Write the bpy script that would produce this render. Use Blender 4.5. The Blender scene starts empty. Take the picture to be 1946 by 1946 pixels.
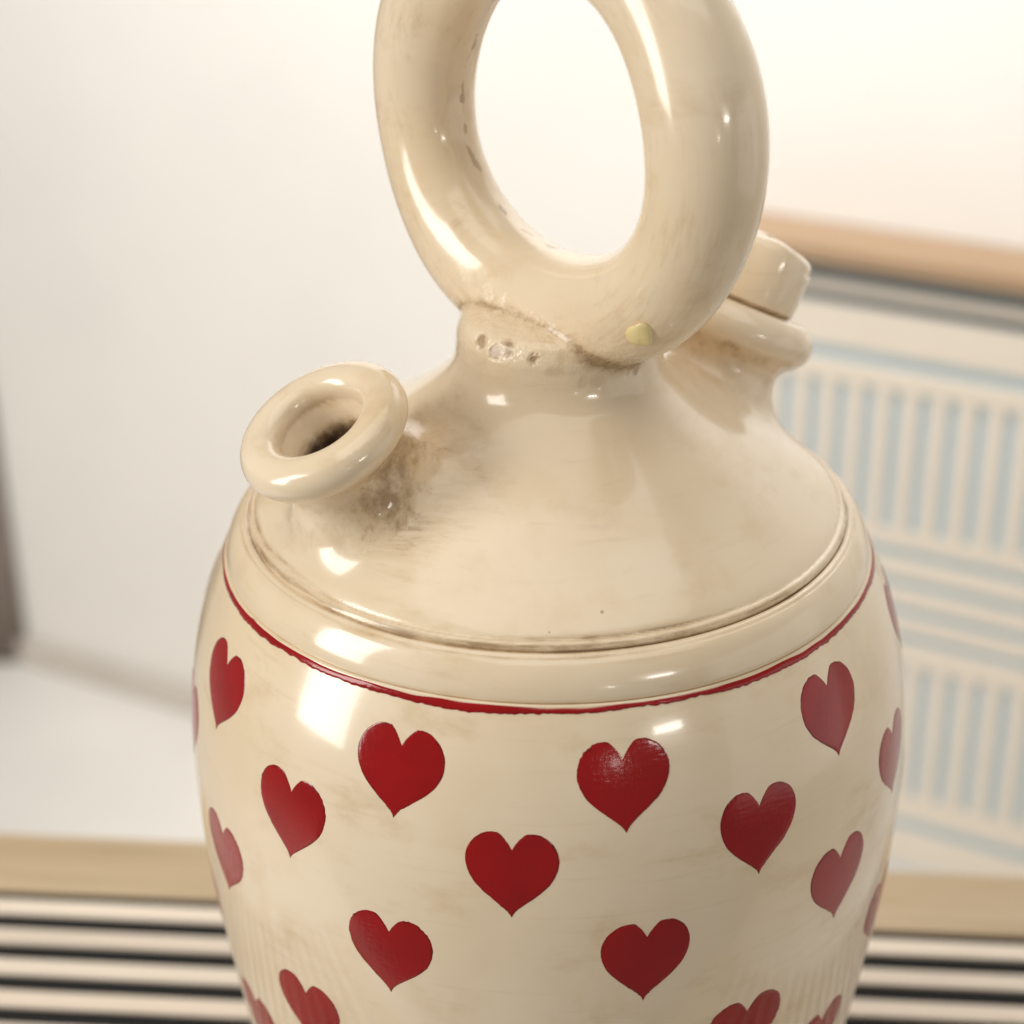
import bpy, math, random
import numpy as np
from mathutils import Matrix, Vector

random.seed(7); rng = np.random.default_rng(7)
scene = bpy.context.scene
COL = scene.collection
S, Z0 = .1, .30                       # 1 build unit = 0.1 m; the jug's red line is 0.30 m above the table top
def W(p): return (p[0]*S, p[1]*S, p[2]*S + Z0)

# ------------------------------------------------------------------ camera
cam = bpy.data.cameras.new('camera'); cam_o = bpy.data.objects.new('camera', cam); COL.objects.link(cam_o)
cam.sensor_width = 36; cam.lens = 36*3600/1946; cam.clip_start = .01; cam.clip_end = 100
cam_o.matrix_world = (Matrix.Translation(W((-.1069, -5.2445, 2.7205)))
                      @ Matrix.Rotation(math.radians(90-26.736), 4, 'X') @ Matrix.Rotation(math.radians(-.6), 4, 'Z'))
cam.dof.use_dof = True; cam.dof.focus_distance = .525; cam.dof.aperture_fstop = 7.4; cam.dof.aperture_blades = 0
scene.camera = cam_o

# ------------------------------------------------------------------ world, lights, exposure
world = bpy.data.worlds.new('World'); scene.world = world; world.use_nodes = True
bg = world.node_tree.nodes['Background']
bg.inputs[0].default_value = (1.0, .965, .915, 1); bg.inputs[1].default_value = .20
def lamp(name, az, el, dist, w, h, power, color=(1, .95, .87), target=(0, 0, .3)):
    """az: degrees to the right of the direction from the jug to the camera; el: degrees above the horizon."""
    l = bpy.data.lights.new(name, 'AREA'); l.shape = 'RECTANGLE'; l.size = w; l.size_y = h; l.energy = power; l.color = color
    o = bpy.data.objects.new(name, l); COL.objects.link(o)
    a, e = math.radians(az), math.radians(el)
    d = Vector((math.sin(a)*math.cos(e), -math.cos(a)*math.cos(e), math.sin(e)))
    o.location = Vector(target) + d*dist
    o.rotation_euler = d.to_track_quat('Z', 'Y').to_euler()
    return o
lamp('window_left', -70, 17, 1.7, .58, 1.30, 19.0, (1, .965, .90))
lamp('lamp_right', 34, 12, 1.9, .30, .09, 2.0)
lamp('lamp_front', 17, 4, 1.8, .08, .08, .25)
lamp('fill_right', 82, -2, 1.7, 2.0, 1.1, 3.8, (1, .96, .90))
lamp('fill_ceiling', 20, 82, 1.8, 2.0, 1.8, 13.0, (1, .96, .89))
# unseen fill light, added to brighten the wall behind and the floor below it
wl = lamp('fill_wall', 180, 62, 1.15, 1.3, .3, 6.9, (1, .995, .985))
wl.rotation_euler = (Vector(wl.location) - Vector((.25, 1.3, .40))).to_track_quat('Z', 'Y').to_euler(); wl.data.spread = math.radians(100)

vs = scene.view_settings
vs.view_transform = 'Standard'; vs.look = 'None'; vs.exposure = 0.28; vs.gamma = 1.0
scene.render.film_transparent = False
scene.cycles.max_bounces = 8; scene.cycles.use_denoising = True
scene.cycles.caustics_reflective = False; scene.cycles.caustics_refractive = False

# ------------------------------------------------------------------ material helpers
def srgb(r, g, b):
    f = lambda c: (c/255/12.92) if c/255 <= .04045 else ((c/255+.055)/1.055)**2.4
    return (f(r), f(g), f(b), 1)
class NT:
    def __init__(self, name):
        self.m = bpy.data.materials.new(name); self.m.use_nodes = True; self.t = self.m.node_tree
        self.b = self.t.nodes['Principled BSDF']
    def n(self, typ, **kw):
        x = self.t.nodes.new(typ)
        for k, v in kw.items(): setattr(x, k, v)
        return x
    def l(self, a, b): self.t.links.new(a, b)
    def _in(self, sock, v):
        if isinstance(v, bpy.types.NodeSocket): self.l(v, sock)
        elif v is not None: sock.default_value = v
    def math(self, op, a, b=None, c=None, clamp=False):
        x = self.n('ShaderNodeMath', operation=op, use_clamp=clamp)
        for i, v in enumerate((a, b, c)):
            if v is not None: self._in(x.inputs[i], v)
        return x.outputs[0]
    def mix(self, f, a, b):
        x = self.n('ShaderNodeMix', data_type='RGBA'); self._in(x.inputs[0], f); self._in(x.inputs[6], a); self._in(x.inputs[7], b)
        return x.outputs[2]
    def ramp(self, v, lo, hi):
        x = self.n('ShaderNodeMapRange', interpolation_type='SMOOTHSTEP')
        self._in(x.inputs[0], v); x.inputs[1].default_value = lo; x.inputs[2].default_value = hi
        return x.outputs[0]
    def noise(self, vec, scale, detail=3, rough=.55):
        x = self.n('ShaderNodeTexNoise'); self._in(x.inputs['Vector'], vec)
        x.inputs['Scale'].default_value = scale; x.inputs['Detail'].default_value = detail; x.inputs['Roughness'].default_value = rough
        return x.outputs['Fac']
    def obj(self): return self.n('ShaderNodeTexCoord').outputs['Object']
    def attr(self, name): return self.n('ShaderNodeAttribute', attribute_name=name).outputs['Fac']
    def scalev(self, vec, s):
        x = self.n('ShaderNodeVectorMath', operation='MULTIPLY'); self.l(vec, x.inputs[0]); x.inputs[1].default_value = s
        return x.outputs[0]
    def bump(self, h, strength, dist, normal=None):
        x = self.n('ShaderNodeBump'); x.inputs['Strength'].default_value = strength; x.inputs['Distance'].default_value = dist
        self.l(h, x.inputs['Height'])
        if normal: self.l(normal, x.inputs['Normal'])
        return x.outputs[0]
    def set(self, **kw):
        names = dict(color='Base Color', rough='Roughness', spec='Specular IOR Level', coat='Coat Weight', coat_rough='Coat Roughness',
                     normal='Normal', trans='Transmission Weight', sss='Subsurface Weight', sss_scale='Subsurface Scale', ior='IOR')
        for k, v in kw.items(): self._in(self.b.inputs[names[k]], v)
        return self.m

# ---- jug geometry in units of 0.1 m, origin on the jug axis at the red line ----
BODY_POLY = [-0.01755, 0.13012, -0.39841, 0.6974, -0.84424, 0.56834, 0.99931]
def body_r(z):                                   # body radius below the red line (z <= 0)
    q = -np.asarray(z, float)
    r = np.polyval(BODY_POLY, np.clip(q, 0, 2.0))
    r0 = np.polyval(BODY_POLY, 2.0); s0 = (r0 - np.polyval(BODY_POLY, 1.98)) / .02
    t = np.clip((q - 2.0) / 1.0, 0, 1)
    low = r0 + s0 * (q - 2.0) - .02 * t * t
    return np.where(q > 2.0, low, r)
def catmull(pts, n):
    p = np.array(pts, float); p = np.vstack([2*p[0]-p[1], p, 2*p[-1]-p[-2]]); out = []
    for i in range(1, len(p) - 2):
        for k in range(n):
            t = k / n; a, b, c, d = p[i-1], p[i], p[i+1], p[i+2]
            out.append(.5*(2*b+(c-a)*t+(2*a-5*b+4*c-d)*t**2+(3*b-a-3*c+d)*t**3))
    out.append(p[-2]); return np.array(out)
DOME = catmull([(.917,.128),(.909,.139),(.901,.1435),(.8935,.1435),(.887,.1525),(.862,.175),(.78,.234),(.68,.304),(.57,.379),(.46,.450),(.38,.512),(.335,.556),(.313,.600),(.305,.65),(.300,.695),(.276,.738),(.215,.760)], 6)
DOME = np.vstack([[(.0,-.10),(.900,-.10),(.903,.06),(.909,.108)], DOME, [(.12,.767),(0,.768)]])
_GR, _GZ, _GH = 300, 260, .005
def _build_grid():
    r = np.arange(_GR) * _GH; z = -.25 + np.arange(_GZ) * _GH
    R, Z = np.meshgrid(r, z, indexing='ij'); best = np.full(R.shape, 1e9); inside = np.zeros(R.shape, bool)
    for (ax, az), (bx, bz) in zip(DOME[:-1], DOME[1:]):
        dx, dz = bx-ax, bz-az; L = dx*dx+dz*dz
        if L < 1e-12: continue
        t = np.clip(((R-ax)*dx+(Z-az)*dz)/L, 0, 1)
        best = np.minimum(best, np.hypot(R-ax-t*dx, Z-az-t*dz))
        c = (az > Z) != (bz > Z)
        xi = ax + (Z-az)/(dz if abs(dz) > 1e-12 else 1e-12)*dx
        inside ^= c & (R < xi)
    return np.where(inside, -best, best).astype(np.float32)
_GRID = _build_grid()
def sd_dome(P):
    x, y, z = P[..., 0], P[..., 1], P[..., 2]
    x = x - .036*np.clip((z-.15)/.45, 0, 1)       # the neck sits a little off the axis
    r = np.sqrt(x*x+y*y)
    u = np.clip(r/_GH, 0, _GR-1.001); v = np.clip((z+.25)/_GH, 0, _GZ-1.001)
    i = u.astype(np.int32); j = v.astype(np.int32); fu = (u-i).astype(np.float32); fv = (v-j).astype(np.float32)
    d = (_GRID[i, j]*(1-fu)+_GRID[i+1, j]*fu)*(1-fv)+(_GRID[i, j+1]*(1-fu)+_GRID[i+1, j+1]*fu)*fv
    return d + np.maximum(z-1.045, 0)
RING_C = np.array([.027, 0, 1.285]); RING_R, RING_T, RING_A = .574, .163, math.radians(48)
RING_D = np.array([math.cos(RING_A), -math.sin(RING_A), 0]); RING_N = np.array([math.sin(RING_A), math.cos(RING_A), 0])
def sd_ring(P):
    Q = P - RING_C.astype(P.dtype)
    h = Q[..., 0]*RING_D[0]+Q[..., 1]*RING_D[1]; o = Q[..., 0]*RING_N[0]+Q[..., 1]*RING_N[1]; z = Q[..., 2]
    rho = np.sqrt(h*h+z*z)
    a = np.arctan2(z, h)
    g = np.exp(-((a+1.45)/.75)**2)                # the ring thickens inwards where it sits on the neck
    t = RING_T + .005*np.sin(3*a+1.) + .003*np.sin(5*a) - .004 + .006*g
    return np.sqrt((rho-RING_R+.050*g)**2+(o*1.02)**2) - t
SP_RHO, SP_Z, SP_AZ, SP_EL, LIP_R, LIP_T = .759, .5505, .5975, 1.0954, .1926, .0608
def spout_frame(rear):
    al = SP_AZ + (math.pi if rear else 0)
    a = np.array([-math.cos(al)*math.cos(SP_EL), -math.sin(al)*math.cos(SP_EL), math.sin(SP_EL)])
    c = np.array([-SP_RHO*math.cos(al), -SP_RHO*math.sin(al), SP_Z])
    s = np.array([math.sin(al), -math.cos(al), 0.]); return c, a, s, np.cross(a, s)
def _axial(P, rear):
    c, a, s, w = spout_frame(rear); Q = P - c.astype(P.dtype)
    h = Q[..., 0]*a[0]+Q[..., 1]*a[1]+Q[..., 2]*a[2]
    return h, np.sqrt(np.maximum((Q*Q).sum(-1)-h*h, 1e-12))
def smin(a, b, k):
    h = np.maximum(k-np.abs(a-b), 0)/k
    return np.minimum(a, b)-h*h*h*k/6
def sd_spout(P, rear):
    h, r = _axial(P, rear)
    rs = (.176 if rear else .182) + .10*np.clip((-h-.12)/.4, 0, 1)**1.5
    stem = np.maximum(np.maximum(r-rs, h-.0), -h-.62)
    lip = (np.sqrt((r-.174)**2+((h+.028)*1.15)**2) - .080) if rear else (np.sqrt((r-.185)**2+((h-.004)*1.15)**2) - .0680)
    d = smin(stem, lip, .11)
    if rear: d = smin(d, np.maximum(r-.19, np.abs(h+.02)-.03), .03)
    return d
def sd_bore(P):
    h, r = _axial(P, False)
    rb = .066 + .062*np.clip((h+.22)/.22, 0, 1)**1.4
    return np.maximum((r-rb)*.9, -h-.55)
def sd_all(P):
    d = smin(sd_dome(P), sd_ring(P), .05)
    d = smin(d, sd_spout(P, True), .18)
    d = smin(d, sd_spout(P, False), .21)
    return -smin(-d, sd_bore(P), .05)
# stains and pits left in the clay round the neck: (x, y, z, radius, pit depth 0-1, stain 0-1), jug units
SPOTS = [(-.191,-.179,.722,.022,1.0,.9), (-.186,-.190,.710,.016,.9,.8), (-.146,-.235,.703,.023,1.0,.9), (-.111,-.243,.732,.019,.8,.95), (-.115,-.252,.712,.016,.8,.9),
         (-.043,-.287,.704,.016,1.0,.95), (.167,-.286,.682,.014,.9,.85), (.229,-.243,.655,.020,.6,.6), (.200,-.266,.668,.016,.5,.6),
         (.253,-.218,.639,.013,.9,.8), (.122,-.292,.679,.018,.3,.5), (.022,-.303,.670,.022,.2,.38), (.10,-.300,.636,.018,.2,.32),
         (.140,-.288,.636,.020,.2,.32), (.045,-.297,.710,.024,.1,.38), (.080,-.297,.703,.020,.1,.38)]
def glaze(name, spots=False, ring=False, bore=False):
    T = NT(name); P = T.obj()
    if ring:                                                   # streaks follow the ring
        v = T.n('ShaderNodeVectorMath', operation='SUBTRACT'); T.l(P, v.inputs[0]); v.inputs[1].default_value = W(RING_C)
        dn = T.n('ShaderNodeVectorMath', operation='DOT_PRODUCT'); T.l(v.outputs[0], dn.inputs[0]); dn.inputs[1].default_value = tuple(RING_N)
        dh = T.n('ShaderNodeVectorMath', operation='DOT_PRODUCT'); T.l(v.outputs[0], dh.inputs[0]); dh.inputs[1].default_value = tuple(RING_D)
        ln = T.n('ShaderNodeVectorMath', operation='LENGTH'); T.l(v.outputs[0], ln.inputs[0])
    sep = T.n('ShaderNodeSeparateXYZ'); T.l(P, sep.inputs[0])
    ang = T.math('ARCTAN2', sep.outputs[0], T.math('MULTIPLY', sep.outputs[1], -1.0))
    if ring:
        sv = T.n('ShaderNodeSeparateXYZ'); T.l(v.outputs[0], sv.inputs[0])
        ang = T.math('ARCTAN2', sv.outputs[2], dh.outputs['Value']); across = T.math('ADD', dn.outputs['Value'], T.math('MULTIPLY', ln.outputs['Value'], .8))
    else: across = sep.outputs[2]
    def cyl(ka, kz):
        if bore: return T.scalev(P, (260., 90., 190.)) if ka > 5 else T.scalev(P, (70., 40., 60.))
        c = T.n('ShaderNodeCombineXYZ'); T.l(T.math('MULTIPLY', ang, ka), c.inputs[0]); T.l(T.math('MULTIPLY', across, kz), c.inputs[1])
        return c.outputs[0]
    streak = T.noise(cyl(2.2, 420.), 1.0, 4, .6)             # brushed antique wash, running round the pot
    streak2 = T.noise(cyl(7., 900.), 1.0, 3, .6)
    cloud = T.noise(P, 14., 3, .5); mott = T.noise(P, 45., 4, .6); fine = T.noise(P, 700., 2, .6)
    col = T.mix(T.ramp(cloud, .35, .68), srgb(233, 215, 188), srgb(225, 204, 172))
    col = T.mix(T.math('MULTIPLY', T.ramp(mott, .52, .75), .35), col, srgb(214, 186, 144))
    col = T.mix(T.math('MULTIPLY', T.ramp(streak, .55, .8), .22), col, srgb(192, 160, 118))
    dirt_shade = T.attr('dirt_shade')
    tan = T.noise(T.scalev(P, (28., 28., 60.)), 1., 5, .65)
    col = T.mix(T.math('MULTIPLY', T.ramp(tan, .52, .78), .5), col, srgb(196, 164, 116))
    grain = T.math('ADD', T.math('MULTIPLY', T.noise(cyl(6., 560.), 1.0, 5, .7), .62), T.math('MULTIPLY', T.noise(P, 60., 4, .55), .38))
    lvl = T.math('ADD', grain, T.math('MULTIPLY', dirt_shade, .38))
    amount = T.math('ADD', T.math('MULTIPLY', T.ramp(lvl, .66, .92), .62), T.math('MULTIPLY', T.ramp(lvl, .84, 1.12), .55), clamp=True)
    h = T.math('ADD', T.math('MULTIPLY', fine, .10), T.math('MULTIPLY', streak2, .25))
    nrm_in = None
    if spots:
        stain = None; pit = None
        wob = T.n('ShaderNodeTexNoise'); T.l(P, wob.inputs['Vector']); wob.inputs['Scale'].default_value = 330.
        ws = T.n('ShaderNodeVectorMath', operation='MULTIPLY_ADD'); T.l(wob.outputs['Color'], ws.inputs[0]); ws.inputs[1].default_value = (.0030,)*3
        pm = T.n('ShaderNodeVectorMath', operation='SUBTRACT'); T.l(P, pm.inputs[0]); pm.inputs[1].default_value = (.0015,)*3
        T.l(pm.outputs[0], ws.inputs[2])
        for (x, y, z, r, dp, st) in SPOTS:
            dn = T.n('ShaderNodeVectorMath', operation='DISTANCE'); T.l(ws.outputs[0], dn.inputs[0]); dn.inputs[1].default_value = W((x, y, z))
            m = T.n('ShaderNodeMapRange', interpolation_type='SMOOTHSTEP'); T.l(dn.outputs['Value'], m.inputs[0])
            m.inputs[1].default_value = r*S*1.55; m.inputs[2].default_value = r*S*.35
            a = T.math('MULTIPLY', m.outputs[0], st); b = T.math('MULTIPLY', m.outputs[0], dp)
            stain = a if stain is None else T.math('MAXIMUM', stain, a); pit = b if pit is None else T.math('MAXIMUM', pit, b)
        amount = T.math('MAXIMUM', amount, T.math('MULTIPLY', stain, T.math('ADD', T.math('MULTIPLY', fine, .6), .75)), clamp=True)
        nrm_in = T.bump(T.math('MULTIPLY', pit, -1.0), .8, .0008)
    if ring:                                                   # mould seam along the inside of the ring
        wig = T.math('MULTIPLY', T.math('SUBTRACT', T.noise(P, 95., 3, .6), .5), .007)
        off = T.math('ABSOLUTE', T.math('SUBTRACT', T.math('SUBTRACT', dn.outputs['Value'], .0022), wig))
        gate = T.noise(P, 130., 2, .5)
        wdt = T.math('MULTIPLY', T.ramp(gate, .47, .66), .0013)
        line = T.math('MULTIPLY', T.math('LESS_THAN', off, wdt), T.math('LESS_THAN', ln.outputs['Value'], .050))
        line = T.math('MULTIPLY', line, T.math('LESS_THAN', dh.outputs['Value'], .004))
        soft = T.math('MULTIPLY', T.ramp(T.math('MULTIPLY', off, -1.), -.006, 0.), T.math('LESS_THAN', ln.outputs['Value'], .052))
        soft = T.math('MULTIPLY', T.math('MULTIPLY', soft, T.ramp(mott, .45, .7)), .25)
        amount = T.math('MAXIMUM', amount, T.math('MAXIMUM', T.math('MULTIPLY', line, .8), soft), clamp=True)
        nrm_in = T.bump(T.math('MULTIPLY', line, -1.), .6, .0006)
    col = T.mix(T.math('MULTIPLY', amount, .6), col, srgb(182, 148, 100))
    col = T.mix(T.math('MULTIPLY', T.ramp(amount, .4, 1.2), .7), col, srgb(124, 94, 60))
    if bore:
        sb = T.attr('bore_shade'); k = T.math('MULTIPLY', sb, T.math('ADD', T.math('MULTIPLY', T.noise(P, 260., 4, .7), 1.3), .25), clamp=True)
        col = T.mix(T.ramp(k, .25, .8), col, srgb(54, 37, 24))  # shade of the hollow spout, painted dark brown
    vor = T.n('ShaderNodeTexVoronoi'); T.l(P, vor.inputs['Vector']); vor.inputs['Scale'].default_value = 75.
    vs_ = T.n('ShaderNodeSeparateColor'); T.l(vor.outputs['Color'], vs_.inputs[0])
    speck = T.math('MULTIPLY', T.math('LESS_THAN', vor.outputs['Distance'], T.math('MULTIPLY', vs_.outputs[1], .05)), T.math('GREATER_THAN', vs_.outputs[0], .72))
    col = T.mix(T.math('MULTIPLY', speck, .6), col, srgb(120, 92, 60))
    clay = T.math('MULTIPLY', T.attr('clay'), T.noise(P, 150., 5, .6))
    nrm_in = T.bump(clay, .55, .0022, nrm_in)
    nrm = T.bump(h, .10, .0004, nrm_in)
    und = T.bump(T.noise(P, 26., 2, .4), .16, .004, nrm)
    rough = T.math('ADD', T.math('MULTIPLY', T.ramp(mott, .3, .7), .07), T.math('MULTIPLY', amount, .2))
    return T.set(color=col, rough=T.math('ADD', rough, .15), normal=und, spec=.5, coat=.50, coat_rough=.07)
M_BODY = glaze('cream_glaze_body'); M_DOME = glaze('cream_glaze_shoulder', spots=True)
M_RING = glaze('cream_glaze_ring', ring=True); M_SPOUT = glaze('cream_glaze_spout', bore=True)
def red_glaze():
    T = NT('red_glaze'); P = T.obj(); e = T.attr('edge')
    n = T.noise(P, 60., 3, .5); f = T.noise(P, 900., 2, .6)
    col = T.mix(T.ramp(n, .35, .7), srgb(150, 7, 7), srgb(140, 5, 5))
    col = T.mix(T.math('MULTIPLY', T.ramp(T.math('ADD', e, T.math('MULTIPLY', T.math('SUBTRACT', f, .5), .25)), .95, 1.0), .55), col, srgb(70, 6, 8))
    h = T.math('ADD', T.noise(T.scalev(P, (900., 300., 200.)), 1., 2, .6), T.noise(T.scalev(P, (250., 300., 1100.)), 1., 2, .6))
    return T.set(color=col, rough=.15, normal=T.bump(h, .16, .0003), spec=.42, coat=.15, coat_rough=.05)
M_RED = red_glaze()
def yellow_glue():
    T = NT('yellow_resin'); return T.set(color=srgb(224, 206, 150), rough=.10, spec=.5)
M_GLUE = yellow_glue()
def wood(name, c1, c2, scale=(3., 60., 60.), rough=.45):
    T = NT(name); P0 = T.obj(); ad = T.n('ShaderNodeVectorMath', operation='ADD'); T.l(P0, ad.inputs[0]); T.l(T.n('ShaderNodeObjectInfo').outputs['Location'], ad.inputs[1]); P = ad.outputs[0]; v = T.scalev(P, scale)
    n = T.noise(v, 1., 5, .6); n2 = T.noise(T.scalev(P, tuple(s*4 for s in scale)), 1., 4, .6)
    col = T.mix(T.ramp(n, .3, .7), c1, c2)
    col = T.mix(T.math('MULTIPLY', T.ramp(n2, .5, .75), .25), col, tuple(x*.55 for x in c2[:3])+(1,))
    rnd = T.n('ShaderNodeObjectInfo').outputs['Random']
    hsv = T.n('ShaderNodeHueSaturation'); T.l(col, hsv.inputs['Color']); T.l(T.math('ADD', T.math('MULTIPLY', rnd, .16), .90), hsv.inputs['Value'])
    return T.set(color=hsv.outputs[0], rough=rough, normal=T.bump(n2, .15, .001))
M_BOARD = wood('pale_oak', srgb(194, 173, 142), srgb(180, 157, 124))
M_SLAT = wood('cream_slat', srgb(236, 223, 207), srgb(228, 213, 196), rough=.38)
M_SILL = wood('warm_pine', srgb(174, 146, 116), srgb(160, 130, 100))
def plain(name, c, rough=.6, scale=30., var=.06, bump=.1):
    T = NT(name); P = T.obj(); n = T.noise(P, scale, 4, .6)
    d = tuple(x*(1-var*3) for x in c[:3])+(1,)
    return T.set(color=T.mix(T.ramp(n, .35, .8), c, d), rough=rough, normal=T.bump(T.noise(P, scale*8, 3, .6), bump, .001))
M_BLACK = plain('black_board', srgb(13, 15, 16), .85)
M_WALL = plain('warm_white_plaster', srgb(237, 233, 227), .8, 4., .015)
M_FLOOR = plain('pale_floor', srgb(236, 232, 226), .45, 3., .03)
M_FOOT_SHADE = plain('grey_foot_shade', srgb(208, 200, 190), .6, 8., .03)
M_CURTAIN = plain('grey_brown_cloth', srgb(132, 120, 111), .9, 40., .05)
M_SLOT_SHADE = plain('painted_slot_shade', srgb(84, 88, 90), .6, 10., .02, .02)
M_DARK = plain('dark_brown_wood', srgb(74, 60, 52), .5, 10., .08)
M_RIB = plain('cream_enamel', srgb(226, 215, 200), .35, 10., .02, .02)
M_GROOVE = plain('pale_blue_enamel', srgb(182, 200, 208), .45, 10., .02, .02)
# ------------------------------------------------------------------ object helpers
def tag(o, label=None, cat=None, kind=None, group=None):
    if label: o['label'] = label
    if cat: o['category'] = cat
    if kind: o['kind'] = kind
    if group: o['group'] = group
    return o
def empty(name, loc=(0, 0, 0)):
    o = bpy.data.objects.new(name, None); o.location = loc; o.empty_display_size = .05; COL.objects.link(o); return o
def mesh_obj(name, V, F, mat, parent=None, normals=None, attrs=None, smooth=True):
    me = bpy.data.meshes.new(name); V = np.asarray(V, float)
    if isinstance(F, np.ndarray) and len(V) > 5000:
        k = F.shape[1]
        me.vertices.add(len(V)); me.vertices.foreach_set('co', V.astype(np.float32).ravel())
        me.loops.add(F.size); me.loops.foreach_set('vertex_index', F.astype(np.int32).ravel())
        me.polygons.add(len(F)); me.polygons.foreach_set('loop_start', np.arange(0, F.size, k, dtype=np.int32))
        me.update(calc_edges=True); me.validate()
    else:
        me.from_pydata(V.tolist(), [], [tuple(int(i) for i in f) for f in F])
    me.polygons.foreach_set('use_smooth', np.full(len(me.polygons), smooth))
    for k_, a in (attrs or {}).items():
        at = me.attributes.new(k_, 'FLOAT', 'POINT'); at.data.foreach_set('value', np.asarray(a, np.float32))
    me.materials.append(mat); me.update()
    if normals is not None: me.normals_split_custom_set_from_vertices(np.asarray(normals, float).tolist())
    o = bpy.data.objects.new(name, me); COL.objects.link(o)
    if parent: o.parent = parent
    return o
def bevel_box(name, sx, sy, sz, b, mat):
    """box mesh data centred on the origin with rounded long edges (b = radius)"""
    import bmesh
    bm = bmesh.new(); bmesh.ops.create_cube(bm, size=1.0)
    for v in bm.verts: v.co = Vector((v.co.x*sx, v.co.y*sy, v.co.z*sz))
    bmesh.ops.bevel(bm, geom=list(bm.edges), offset=b, segments=2, affect='EDGES', profile=.6)
    me = bpy.data.meshes.new(name); bm.to_mesh(me); bm.free()
    me.polygons.foreach_set('use_smooth', np.full(len(me.polygons), False)); me.materials.append(mat); return me
def put(name, me, loc, rotz=0., parent=None):
    o = bpy.data.objects.new(name, me); COL.objects.link(o); o.location = loc; o.rotation_euler[2] = rotz
    if parent: o.parent = parent
    return o

# ------------------------------------------------------------------ setting: floor and wall
FZ = -.60
WA = np.array([-.5872, 1.4225]); WD = np.array([.8835, -.4684]); WN = np.array([-.4684, -.8835])   # wall foot, direction, normal to the room
WROT = math.atan2(WD[1], WD[0])
def wallpt(s, off, z):                             # s along the wall (m), off in front of it (m), world z
    q = WA + WD*s + WN*off; return (q[0], q[1], z)
tag(mesh_obj('floor', [(-4, -.55, FZ), (4.5, -.55, FZ), (4.5, 4, FZ), (-4, 4, FZ)], [(0, 1, 2, 3)], M_FLOOR, smooth=False), kind='structure')
def wall_box(name, s0, s1, o0, o1, z0, z1, mat, b=.003):
    me = bevel_box(name, s1-s0, o1-o0, z1-z0, b, mat)
    return put(name, me, wallpt((s0+s1)/2, (o0+o1)/2, (z0+z1)/2), WROT)
tag(wall_box('wall', -2.2, 3.2, -.10, 0., FZ-.02, 2.4, M_WALL), kind='structure')
tag(wall_box('wall_foot_shade', -.02, .86, .002, .012, FZ+.001, FZ+.032, M_FOOT_SHADE, .002), kind='structure')  # grey strip standing in for the contact shadow along the wall foot

# grey-brown curtain hanging at the left edge of the picture
cur = empty('curtain', wallpt(-.35, .05, FZ)); tag(cur, 'grey-brown curtain hanging against the wall at the far left edge', 'curtain')
nu, zt = 160, 1.35
uu = np.linspace(0, 1, nu); cs = .000 - .75*uu; co = .030 + .020*np.cos(uu*2*np.pi*7.5+np.pi)*np.clip(uu*8, 0, 1) - .024*np.exp(-uu*60)
P = []
for z in np.linspace(FZ+.004, zt, 12):
    k = (z-FZ)/(zt-FZ)
    for s_, o_ in zip(cs, co): P.append(wallpt(s_ + .006*math.sin(9*s_*10+2*k), max(.004, o_*(1-.25*k)), z))
F_ = [(i*nu+j, (i+1)*nu+j, (i+1)*nu+j+1, i*nu+j+1) for i in range(11) for j in range(nu-1)]
c_ = mesh_obj('cloth', P, F_, M_CURTAIN); c_.parent = cur; c_.matrix_parent_inverse = Matrix.Translation(cur.location).inverted()
sol = c_.modifiers.new('thickness', 'SOLIDIFY'); sol.thickness = .002
rod = wall_box('rod', -.80, .02, .022, .040, zt, zt+.018, M_DARK, .006); rod.parent = cur; rod.matrix_parent_inverse = Matrix.Translation(cur.location).inverted()

# ------------------------------------------------------------------ ribbed radiator panel with a pine shelf, under which it hangs
def rz(z): return (.9586*z + .1126)*S + Z0
def rs(s): return (.9586*s + .588)*S
R0, R1 = rs(8.70), rs(13.6)
rad = empty('ribbed_radiator', wallpt((R0+R1)/2, .03, FZ))
tag(rad, 'cream ribbed radiator with pale blue grooves below the pine shelf', 'radiator')
def rad_part(name, s0, s1, o0, o1, z0, z1, mat, b=.001):
    o = wall_box(name, s0, s1, o0, o1, z0, z1, mat, b); o.parent = rad; o.matrix_parent_inverse = Matrix.Translation(rad.location).inverted(); return o
rad_part('back_panel', R0, R1, .004, .052, rz(-8.35), rz(-2.62), M_GROOVE)
for a, b_ in ((-2.635, -2.705), (-2.825, -2.905)): rad_part('slot_shade_strip', R0+.004, R1-.004, .0523, .0528, rz(b_), rz(a), M_SLOT_SHADE, .0001)  # flat dark grey strips that paint the shade of recessed slots
for a, b_ in [(-2.72, -2.81), (-2.92, -3.29), (-3.41, -3.60), (-4.90, -5.06), (-5.16, -5.35), (-5.45, -5.63), (-5.73, -5.89), (-5.99, -6.22), (-7.60, -7.86), (-7.98, -8.32)]:
    rad_part('rail', R0+.002, R1-.002, .0525, .0555, rz(b_), rz(a), M_RIB)
pitch = .243*.9586*S
for za, zb in ((-3.6, -4.9), (-6.22, -7.6)):
    rib = bevel_box('rib', pitch*.60, .0028, rz(za)-rz(zb)-.0006, .0010, M_RIB)
    s = rs(9.469)+pitch/2 - 3*pitch
    while s < R1 - .02:
        o = put('rib', rib, wallpt(s, .0540, (rz(za)+rz(zb))/2), WROT); o.parent = rad; o.matrix_parent_inverse = Matrix.Translation(rad.location).inverted(); s += pitch
for s in (R0+.05, R1-.08): rad_part('foot', s, s+.03, .01, .05, FZ+.0005, rz(-8.35)-.0005, M_RIB)
shelf = wall_box('pine_shelf', R0-.012, R1+.02, .003, .066, rz(-2.585)+.0025, -2.17*S+Z0, M_SILL, .004)
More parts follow.
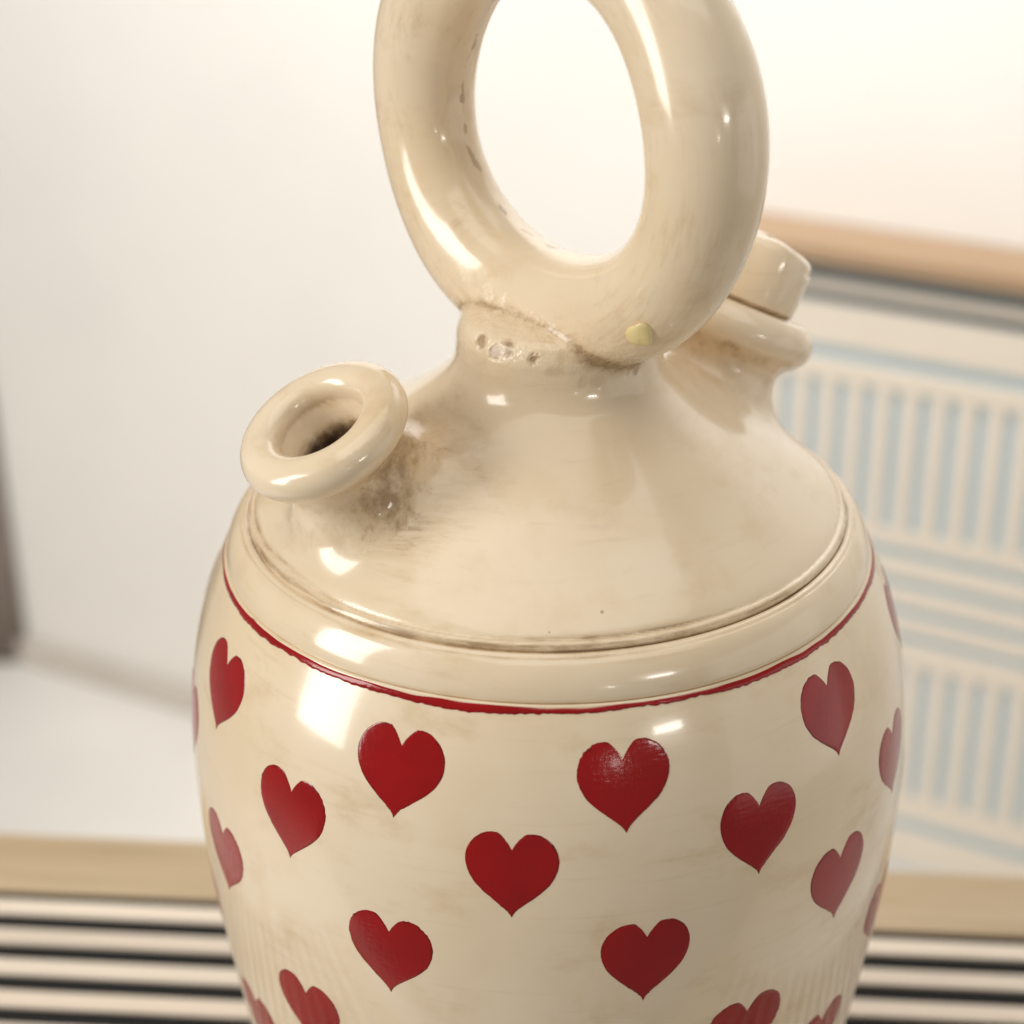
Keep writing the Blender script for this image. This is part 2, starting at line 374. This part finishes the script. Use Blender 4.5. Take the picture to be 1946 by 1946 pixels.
tag(shelf, 'warm pine shelf board resting above the ribbed radiator', 'shelf')

# ------------------------------------------------------------------ slatted table
TA = math.radians(-5); TS = np.array([math.cos(TA), math.sin(TA)]); TN = np.array([-math.sin(TA), math.cos(TA)])
table = empty('slatted_table', (0, 0, FZ))
tag(table, 'low table of cream slats over black with a pale oak edge board', 'table')
def tpt(s, n, z): q = (TS*s + TN*n)*S; return (q[0], q[1], z)
def tab_part(name, s0, s1, n0, n1, z0, z1, mat, b=.002):
    me = bevel_box(name, (s1-s0)*S, (n1-n0)*S, z1-z0, b, mat)
    o = put(name, me, tpt((s0+s1)/2, (n0+n1)/2, (z0+z1)/2), TA, table); o.matrix_parent_inverse = Matrix.Translation(table.location).inverted(); return o
SL, SR = -3.15, 2.72
tab_part('edge_board', SL, SR, 1.895, 2.35, -.022, -.001, M_BOARD, .0025)
N_SLAT = 17; TP = .211
slat = bevel_box('slat', (SR-SL)*S, .102*S, .0018, .0006, M_SLAT)
for k in range(N_SLAT):
    n = 1.872 - .034 - .069 - TP*k
    o = put('slat', slat, tpt((SL+SR)/2, n, -.0010), TA, table); o.matrix_parent_inverse = Matrix.Translation(table.location).inverted()
NF = 1.872 - TP*N_SLAT
tab_part('edge_board', SL, SR, NF-.45, NF-.03, -.022, -.001, M_BOARD, .0025)
tab_part('under_board', SL+.02, SR-.02, NF+.0, 1.893, -.022, -.0021, M_BLACK, .0003)  # black board added under the slats to keep the gaps dark
for n in (2.1, NF-.3): tab_part('rail', SL+.1, SR-.1, n-.12, n+.12, -.085, -.0305, M_BOARD)
for s in (SL+.3, SR-.3):
    for n in (2.1, NF-.3): tab_part('leg', s-.2, s+.2, n-.2, n+.2, FZ+.0005, -.0855, M_BOARD)

# ------------------------------------------------------------------ the jug
jug = empty('water_jug', (0, 0, 0))
tag(jug, 'glossy cream ceramic jug with ring handle, two spouts and painted red hearts', 'jug')
def wob(a, z): return .0035*np.sin(2*a+.7+z) + .0025*np.sin(3*a-1.1+2.3*z) + .0015*np.sin(5*a+4*z)   # thrown by hand: not perfectly round
def lathe(name, prof, nseg, mat, dirt_shade, wobble=1.0, close=False):
    prof = np.asarray(prof); n = len(prof); a = np.linspace(0, 2*np.pi, nseg, endpoint=False)
    A, R = np.meshgrid(a, prof[:, 0]); Zm = np.repeat(prof[:, 1:2], nseg, 1)
    R = R + wobble*wob(A, Zm)*np.clip(R, 0, 1)
    V = np.stack([R*np.sin(A)*S, -R*np.cos(A)*S, Zm*S+Z0], -1).reshape(-1, 3)
    i, j = np.meshgrid(np.arange(n-1), np.arange(nseg), indexing='ij'); jn = (j+1) % nseg
    F = np.stack([i*nseg+j, (i+1)*nseg+j, (i+1)*nseg+jn, i*nseg+jn], -1).reshape(-1, 4)   # profile runs downwards
    D = np.repeat(np.asarray(dirt_shade)[:, None], nseg, 1) if np.ndim(dirt_shade) == 1 else dirt_shade(A, Zm, R)
    return mesh_obj(name, V, F, mat, jug, attrs={'dirt_shade': D.ravel()})
zb = -np.concatenate([[-.004, 0], np.linspace(.006, 2.93, 210), 2.93+.07*np.sin(np.linspace(.1, np.pi/2, 8))])
rb = body_r(np.minimum(zb, 0)); edge = np.clip((-zb-2.93)/.07, 0, 1); rb = rb - .07*(1-np.sqrt(np.clip(1-edge**2, 0, 1)))
prof = np.column_stack([rb, zb]); prof = np.vstack([[(.93, .004), (.975, .002)], prof, [(.4, -3.0), (.0, -2.99)]])
def body_dirt(A, Zm, R):
    near = np.exp(-((Zm+.03)/.05)**2)
    return .45*near*(.5+.5*np.sin(A*2.3+1.)*np.sin(A*5.1)) + .10
body = lathe('body', prof, 640, M_BODY, body_dirt)
# rolled collar between the body and the domed shoulder
cp = catmull([(.903, .095), (.912, .1185), (.921, .1210), (.929, .1200), (.936, .1150), (.943, .1120), (.956, .0995), (.970, .0790), (.981, .0560), (.988, .0340), (.991, .0150), (.985, .005), (.95, .003)], 5)
def collar_dirt(A, Zm, R):
    d = 1.35*np.exp(-((R-.917)/.009)**2)*(Zm > .09) + .85*np.exp(-((R-.939)/.007)**2)*(Zm > .09) + .9*np.exp(-((Zm-.006)/.010)**2)
    return d*(.72+.28*np.sin(3*A+1.)*np.cos(7*A)) + .16
lathe('collar', cp, 640, M_BODY, collar_dirt)

# domed shoulder, neck, ring handle and spouts: one smooth clay surface, meshed from its distance field and cut into its parts
def surface_nets(f, lo, hi, h):
    ax = [np.arange(lo[i], hi[i]+h, h, dtype=np.float32) for i in range(3)]
    nx, ny, nz = map(len, ax); vals = np.empty((nx, ny, nz), np.float32)
    for i in range(0, nx, 16):
        g = np.stack(np.meshgrid(ax[0][i:i+16], ax[1], ax[2], indexing='ij'), -1); vals[i:i+16] = f(g)
    neg = vals < 0
    cnt = np.zeros((nx-1, ny-1, nz-1), np.int8)
    for a in (0, 1):
        for b in (0, 1):
            for c in (0, 1): cnt += neg[a:nx-1+a, b:ny-1+b, c:nz-1+c]
    act = (cnt > 0) & (cnt < 8); idx = np.full(act.shape, -1, np.int32); cells = np.argwhere(act); idx[act] = np.arange(len(cells))
    acc = np.zeros((len(cells), 3), np.float32); num = np.zeros((len(cells), 1), np.float32)
    corners = [(a, b, c) for a in (0, 1) for b in (0, 1) for c in (0, 1)]
    for p in corners:
        for k in range(3):
            if p[k]: continue
            q = list(p); q[k] = 1
            v0 = vals[cells[:, 0]+p[0], cells[:, 1]+p[1], cells[:, 2]+p[2]]; v1 = vals[cells[:, 0]+q[0], cells[:, 1]+q[1], cells[:, 2]+q[2]]
            m = (v0 < 0) != (v1 < 0); t = np.where(m, v0/np.where(m, v0-v1, 1), 0)
            pt = np.tile(np.array(p, np.float32), (len(cells), 1)); pt[:, k] = t
            acc += np.where(m[:, None], pt, 0); num += m[:, None]
    V = np.array(lo, np.float32) + (cells+acc/num)*h
    quads = []
    for k in range(3):
        i, j = [(1, 2), (2, 0), (0, 1)][k]
        n0 = np.take(neg, range(neg.shape[k]-1), k); n1 = np.take(neg, range(1, neg.shape[k]), k)
        e = np.argwhere(n0 != n1); e = e[(e[:, i] > 0) & (e[:, j] > 0) & (e[:, i] < act.shape[i]) & (e[:, j] < act.shape[j])]
        def cell(di, dj):
            c = e.copy(); c[:, i] -= di; c[:, j] -= dj; return idx[c[:, 0], c[:, 1], c[:, 2]]
        qd = np.stack([cell(1, 1), cell(0, 1), cell(0, 0), cell(1, 0)], -1)
        flip = ~n0[e[:, 0], e[:, 1], e[:, 2]]; qd[flip] = qd[flip][:, ::-1]; quads.append(qd)
    return V.astype(float), np.vstack(quads)
def grad(f, P, e=.002):
    g = np.empty_like(P)
    for k in range(3):
        d = np.zeros(3); d[k] = e; g[:, k] = f(P+d)-f(P-d)
    return g/(2*e)
V, F = surface_nets(sd_all, (-1.0, -1.0, .05), (1.02, 1.0, 2.08), .0095)
for _ in range(4):
    g = grad(sd_all, V); V = V - np.clip(sd_all(V), -.01, .01)[:, None]*g/np.maximum((g*g).sum(1), .2)[:, None]
N = grad(sd_all, V, .003); N /= np.linalg.norm(N, axis=1)[:, None]
# drop what is inside the collar or inside the sealed clay
rV = np.hypot(V[:, 0], V[:, 1]); keep = ~((V[:, 2] < .098) & (rV > .05))
F = F[keep[F].all(1)]
dd, dr, df, dk = sd_dome(V), sd_ring(V), sd_spout(V, False), sd_spout(V, True)
hF, rF = _axial(V, False); hK, rK = _axial(V, True)
bore_in = (sd_bore(V) > -.012) & (sd_bore(V) < .03) & (rF < .15) & (hF > -.6) & (hF < .06)
def sm(x, lo, hi): t = np.clip((x-lo)/(hi-lo), 0, 1); return t*t*(3-2*t)
ang = np.arctan2(V[:, 0], -V[:, 1])
dirt_shade = np.full(len(V), .12)
dirt_shade += np.where(dr < dd, .30 + .22*np.sin(5*np.arctan2(V[:, 2]-RING_C[2], V[:, 0]-RING_C[0])+.8)*np.sin(9*V[:, 2]), 0)
dirt_shade += np.exp(-((dr-dd)/.03)**2)*(np.abs(V[:, 2]-.72) < .25)*(.72+.12*sm(V[:, 0], -.05, .15))     # crease where the ring meets the neck
dirt_shade += .5*np.exp(-((V[:, 2]-.695)/.035)**2)*sm(rV, .5, .35)*(.25+.75*sm(V[:, 0], -.1, .15))*sm(.1-V[:, 1], -.1, .2)
near_sp = np.exp(-np.maximum(df-.01, 0)/.20)*sm(hF, -.02, -.09)
side = sm(V[:, 0]-V[:, 1]*.0, -.72, -.42)
dirt_shade += .68*near_sp*side*sm(V[:, 2], .14, .26)*(hF < -.03)
dirt_shade += .35*np.exp(-np.maximum(df, 0)/.10)*(hF < -.05)
dirt_shade += .5*np.exp(-np.maximum(dk, 0)/.14)*(hK < -.03)*sm(hK, -.02, -.08)
dirt_shade += .35*np.exp(-((hK+.085)/.05)**2)*(rK < .24)
dirt_shade += 1.1*np.exp(-((rV-.892)/.008)**2)*(V[:, 2] < .2)*(.6+.4*np.sin(4*ang+.6))
dirt_shade += 1.0*np.exp(-((rV-.913)/.008)**2)*(V[:, 2] < .15)
clay = np.exp(-((V[:, 2]-.735)/.075)**2)*sm(rV, .55, .38)
bore_shade = np.where((rF < .16) & (hF < .03), sm(-hF, .015, .13), 0)  # shade inside the bore, painted darker with depth
dirt_shade += np.where((rF < .15) & (hF < .0), .9*sm(-hF, .0, .12), 0)  # brown gradient down the bore, also painted shade
# which part each face belongs to
part = np.argmin(np.stack([dd, dr, df-.02, dk-.02]), 0); part[bore_in] = 2
neckm = (part == 0) & (V[:, 2] > .60) & (rV < .42); part[neckm] = 4
fp = part[F[:, 0]]
names = {0: ('shoulder', M_DOME), 1: ('ring_handle', M_RING), 2: ('spout', M_SPOUT), 3: ('rear_spout', M_SPOUT), 4: ('neck', M_DOME)}
for k, (nm, mt) in names.items():
    f = F[fp == k]; used, inv = np.unique(f, return_inverse=True); f = inv.reshape(f.shape)
    vv = V[used]*S; vv[:, 2] += Z0
    mesh_obj(nm, vv, f, mt, jug, normals=N[used], attrs={'dirt_shade': np.clip(dirt_shade[used], 0, 1.4), 'bore_shade': bore_shade[used], 'clay': clay[used]})

# painted red band under the collar: ragged lower edge, uneven thickness
na = 1800; a = np.linspace(0, 2*np.pi, na, endpoint=False)
def ragged(scale, amp): 
    v = rng.normal(size=na); k = np.exp(-.5*(np.arange(-30, 31)/scale)**2); k /= np.sqrt((k*k).sum()); return amp*np.convolve(np.concatenate([v[-30:], v, v[:30]]), k, 'valid')
top = .0015 + ragged(8, .0012); bot = -.0125 - .0045*np.cos(a-.15) + .002*np.sin(3*a+.4) + .0015*np.sin(7*a) + ragged(14, .0016) + ragged(1.4, .0010)
rows = []
for t, off in ((0., -.0008), (.08, .0016), (.5, .0024), (.92, .0016), (1., -.0008)):
    z = top*(1-t)+bot*t; r = body_r(np.minimum(z, 0)) + (1+0*a)*off + wob(a, z); rows.append(np.column_stack([r*np.sin(a)*S, -r*np.cos(a)*S, z*S+Z0]))
Vb = np.vstack(rows); Fb = [(i*na+j, (i+1)*na+j, (i+1)*na+(j+1) % na, i*na+(j+1) % na) for i in range(4) for j in range(na)]
mesh_obj('painted_band', Vb, np.array(Fb), M_RED, jug, attrs={'edge': np.repeat([1.0, .7, .3, .6, .9], na)})

# painted hearts, each a slightly raised patch of red glaze following the body
half = np.array([(0, .305), (.10, .39), (.26, .48), (.40, .5), (.60, .485), (.80, .42), (.93, .33), (1.0, .20), (.965, .06), (.84, -.08), (.64, -.2), (.39, -.315), (.19, -.405), (.07, -.47), (0, -.535)])
half[:, 0] *= .5
hc = catmull(half, 6); outline = np.vstack([hc, hc[-2:0:-1]*[-1, 1]])
def heart(a0, z0, w, h, rot=0., seed=0):
    r_ = np.random.default_rng(seed); n = len(outline)
    th = np.arange(n)/n*2*np.pi
    jit = 1 + .010*np.sin(2*th+r_.uniform(0, 6)) + .009*np.sin(3*th+r_.uniform(0, 6)) + .004*np.sin(5*th+r_.uniform(0, 6)); rag = r_.normal(size=n)
    rag = .004*(rag+np.roll(rag, 1))*(.3+.7*(np.sin(th*2+r_.uniform(0, 6)) > .2))
    cen = np.array([0, .04]); o2 = cen + (outline-cen)*(jit+rag)[:, None]
    rings = [(1.0, -.0006), (.990, .0007), (.965, .0011), (.85, .0012), (.65, .0012), (.45, .0012), (.25, .0012), (.08, .0012)]
    P = []; E = []; c, s = math.cos(rot), math.sin(rot)
    e = 1e-3; sl = float(body_r(z0+e)-body_r(z0-e))/(2*e); L = math.sqrt(1+sl*sl); r0 = float(body_r(z0))
    for k, off in rings:
        q = cen + (o2-cen)*k; x = q[:, 0]*w; y = q[:, 1]*h; x, y = x*c-y*s, x*s+y*c
        z = z0 + y/L; an = a0 + x/r0; r = body_r(z) + off + wob(an, z)
        P.append(np.column_stack([r*np.sin(an)*S, -r*np.cos(an)*S, z*S+Z0])); E.append(np.full(n, k))
    Vh = np.vstack(P); m = len(rings); F_ = [(i*n+j, i*n+(j+1) % n, (i+1)*n+(j+1) % n, (i+1)*n+j) for i in range(m-1) for j in range(n)]
    F_ = [f[::-1] for f in F_]
    Vh = np.vstack([Vh, Vh[(m-1)*n:].mean(0)]); ci = len(Vh)-1; F_ += [(ci, (m-1)*n+(j+1) % n, (m-1)*n+j) for j in range(n)]
    return mesh_obj('heart', Vh, F_, M_RED, jug, attrs={'edge': np.concatenate(E+[[0.]])})
HEARTS = [(-1.079,-.232,.263,.263), (-.400,-.203,.262,.253), (.171,-.205,.260,.250), (.815,-.188,.258,.256), (1.123,-.507,.258,.250),
          (-.713,-.443,.266,.265), (-1.048,-.790,.268,.261), (-.105,-.452,.257,.255), (.524,-.420,.257,.262), (.812,-.736,.266,.268),
          (-.417,-.780,.263,.269), (.221,-.756,.261,.270), (-.713,-1.170,.262,.270), (-1.03,-1.46,.262,.270), (.520,-1.143,.262,.270), (.865,-1.42,.262,.270),
          (-1.36,-.50,.262,.262), (1.15,-1.10,.262,.266), (1.44,-.21,.26,.26), (-1.33,-1.15,.262,.27), (1.43,-.77,.26,.26), (-.10,-1.16,.262,.27),
          (-.42,-1.47,.262,.27), (.22,-1.46,.262,.27)]
for k in range(5):                                     # the pattern goes on round the back
    b = 1.44 + .63*(k+1)
    if k < 5: HEARTS += [(b, -.21, .26, .26)] if b < 2*math.pi-1.079-.45 else []
    for row, z in ((1.15+.31, -.47), (1.46, -1.13)):
        c = row+.31+.63*k
        if c < 2*math.pi-1.36-.4: HEARTS.append((c, z, .26, .265))
    c = 1.43+.63*(k+1)
    if c < 2*math.pi-1.048-.4: HEARTS.append((c, -.78, .26, .265))
for i, (a0, z0, w, h) in enumerate(HEARTS): heart(a0, z0, w, h, random.uniform(-.03, .03), 100+i)

# yellow resin drip where the ring meets the neck
def blob(name, c, rad, sc, mat, parent, seed=1, n=20, m=14, nrm=(0, 0, 1), amp=.1):
    q = Vector(nrm).to_track_quat('Z', 'Y').to_matrix(); r_ = np.random.default_rng(seed); ph = r_.uniform(0, 6, 4); P = []
    for i in range(m+1):
        t = math.pi*i/m
        for j in range(n):
            p = 2*math.pi*j/n; k = rad*(1+amp*math.sin(2*p+ph[0])*math.sin(t)+amp*math.sin(3*p+ph[1]+2*t)*math.sin(t))
            v = q @ Vector((k*math.sin(t)*math.cos(p)*sc[0], k*math.sin(t)*math.sin(p)*sc[1], k*math.cos(t)*sc[2])); P.append(W((c[0]+v.x, c[1]+v.y, c[2]+v.z)))
    F_ = [(i*n+j, (i+1)*n+j, (i+1)*n+(j+1) % n, i*n+(j+1) % n) for i in range(m) for j in range(n)]
    return mesh_obj(name, P, F_, mat, parent)
gc = np.array([.247, -.428, .831]); gn = grad(sd_all, gc[None])[0]; gn /= np.linalg.norm(gn)
blob('resin_drip', gc+np.array([0, 0, -.002]), .036, (1.0, 1.3, .36), M_GLUE, jug, 3, 36, 24, tuple(gn), .10)

# stopper in the rear spout: a glazed plug one could lift out
kc, ka, ks, kw = spout_frame(True)
sp = catmull([(.0, .262), (.08, .261), (.115, .257), (.138, .246), (.149, .226), (.154, .18), (.153, .11), (.150, .07), (.146, .052), (.138, .045), (.125, .044)], 4)
sp = np.vstack([sp, [(.12, .07), (.11, -.02), (.0, -.02)]])
ns = 96; P = []; D = []
for r, h in sp:
    for j in range(ns):
        t = 2*math.pi*j/ns; rr = r*(1+.018*math.sin(2*t+1)+.012*math.sin(5*t)); hh = h + (.010*math.sin(t+.5)+.006*math.sin(3*t))*(h > .2)
        P.append(W(kc + ka*hh + rr*(math.cos(t)*ks+math.sin(t)*kw))); D.append(1.3 if h < .062 else .1)  # lower edge browner, drawing the dark line under the cap
F_ = [(i*ns+j, (i+1)*ns+j, (i+1)*ns+(j+1) % ns, i*ns+(j+1) % ns) for i in range(len(sp)-1) for j in range(ns)]
stop = empty('stopper', W(kc + ka*.07)); tag(stop, 'small cream glazed stopper with a rough top rim, plugging the rear spout', 'stopper')
def under(o, par): o.parent = par; o.matrix_parent_inverse = Matrix.Translation(par.location).inverted()
plug = mesh_obj('plug', P, F_, M_BODY, None, attrs={'dirt_shade': D}); under(plug, stop)
for k, (t, h, r, sz) in enumerate([(-.25, .243, .140, .011), (-.05, .246, .137, .009), (.15, .248, .134, .011), (-.45, .240, .143, .012), (.4, .250, .130, .008), (-.62, .236, .146, .009)]):
    c = kc + ka*h + r*(math.cos(t)*ks + math.sin(t)*kw)
    under(blob('chip', c, sz, (1.2, .8, 1.), M_BODY, None, 40+k, 10, 8, tuple(ka), .2), stop)
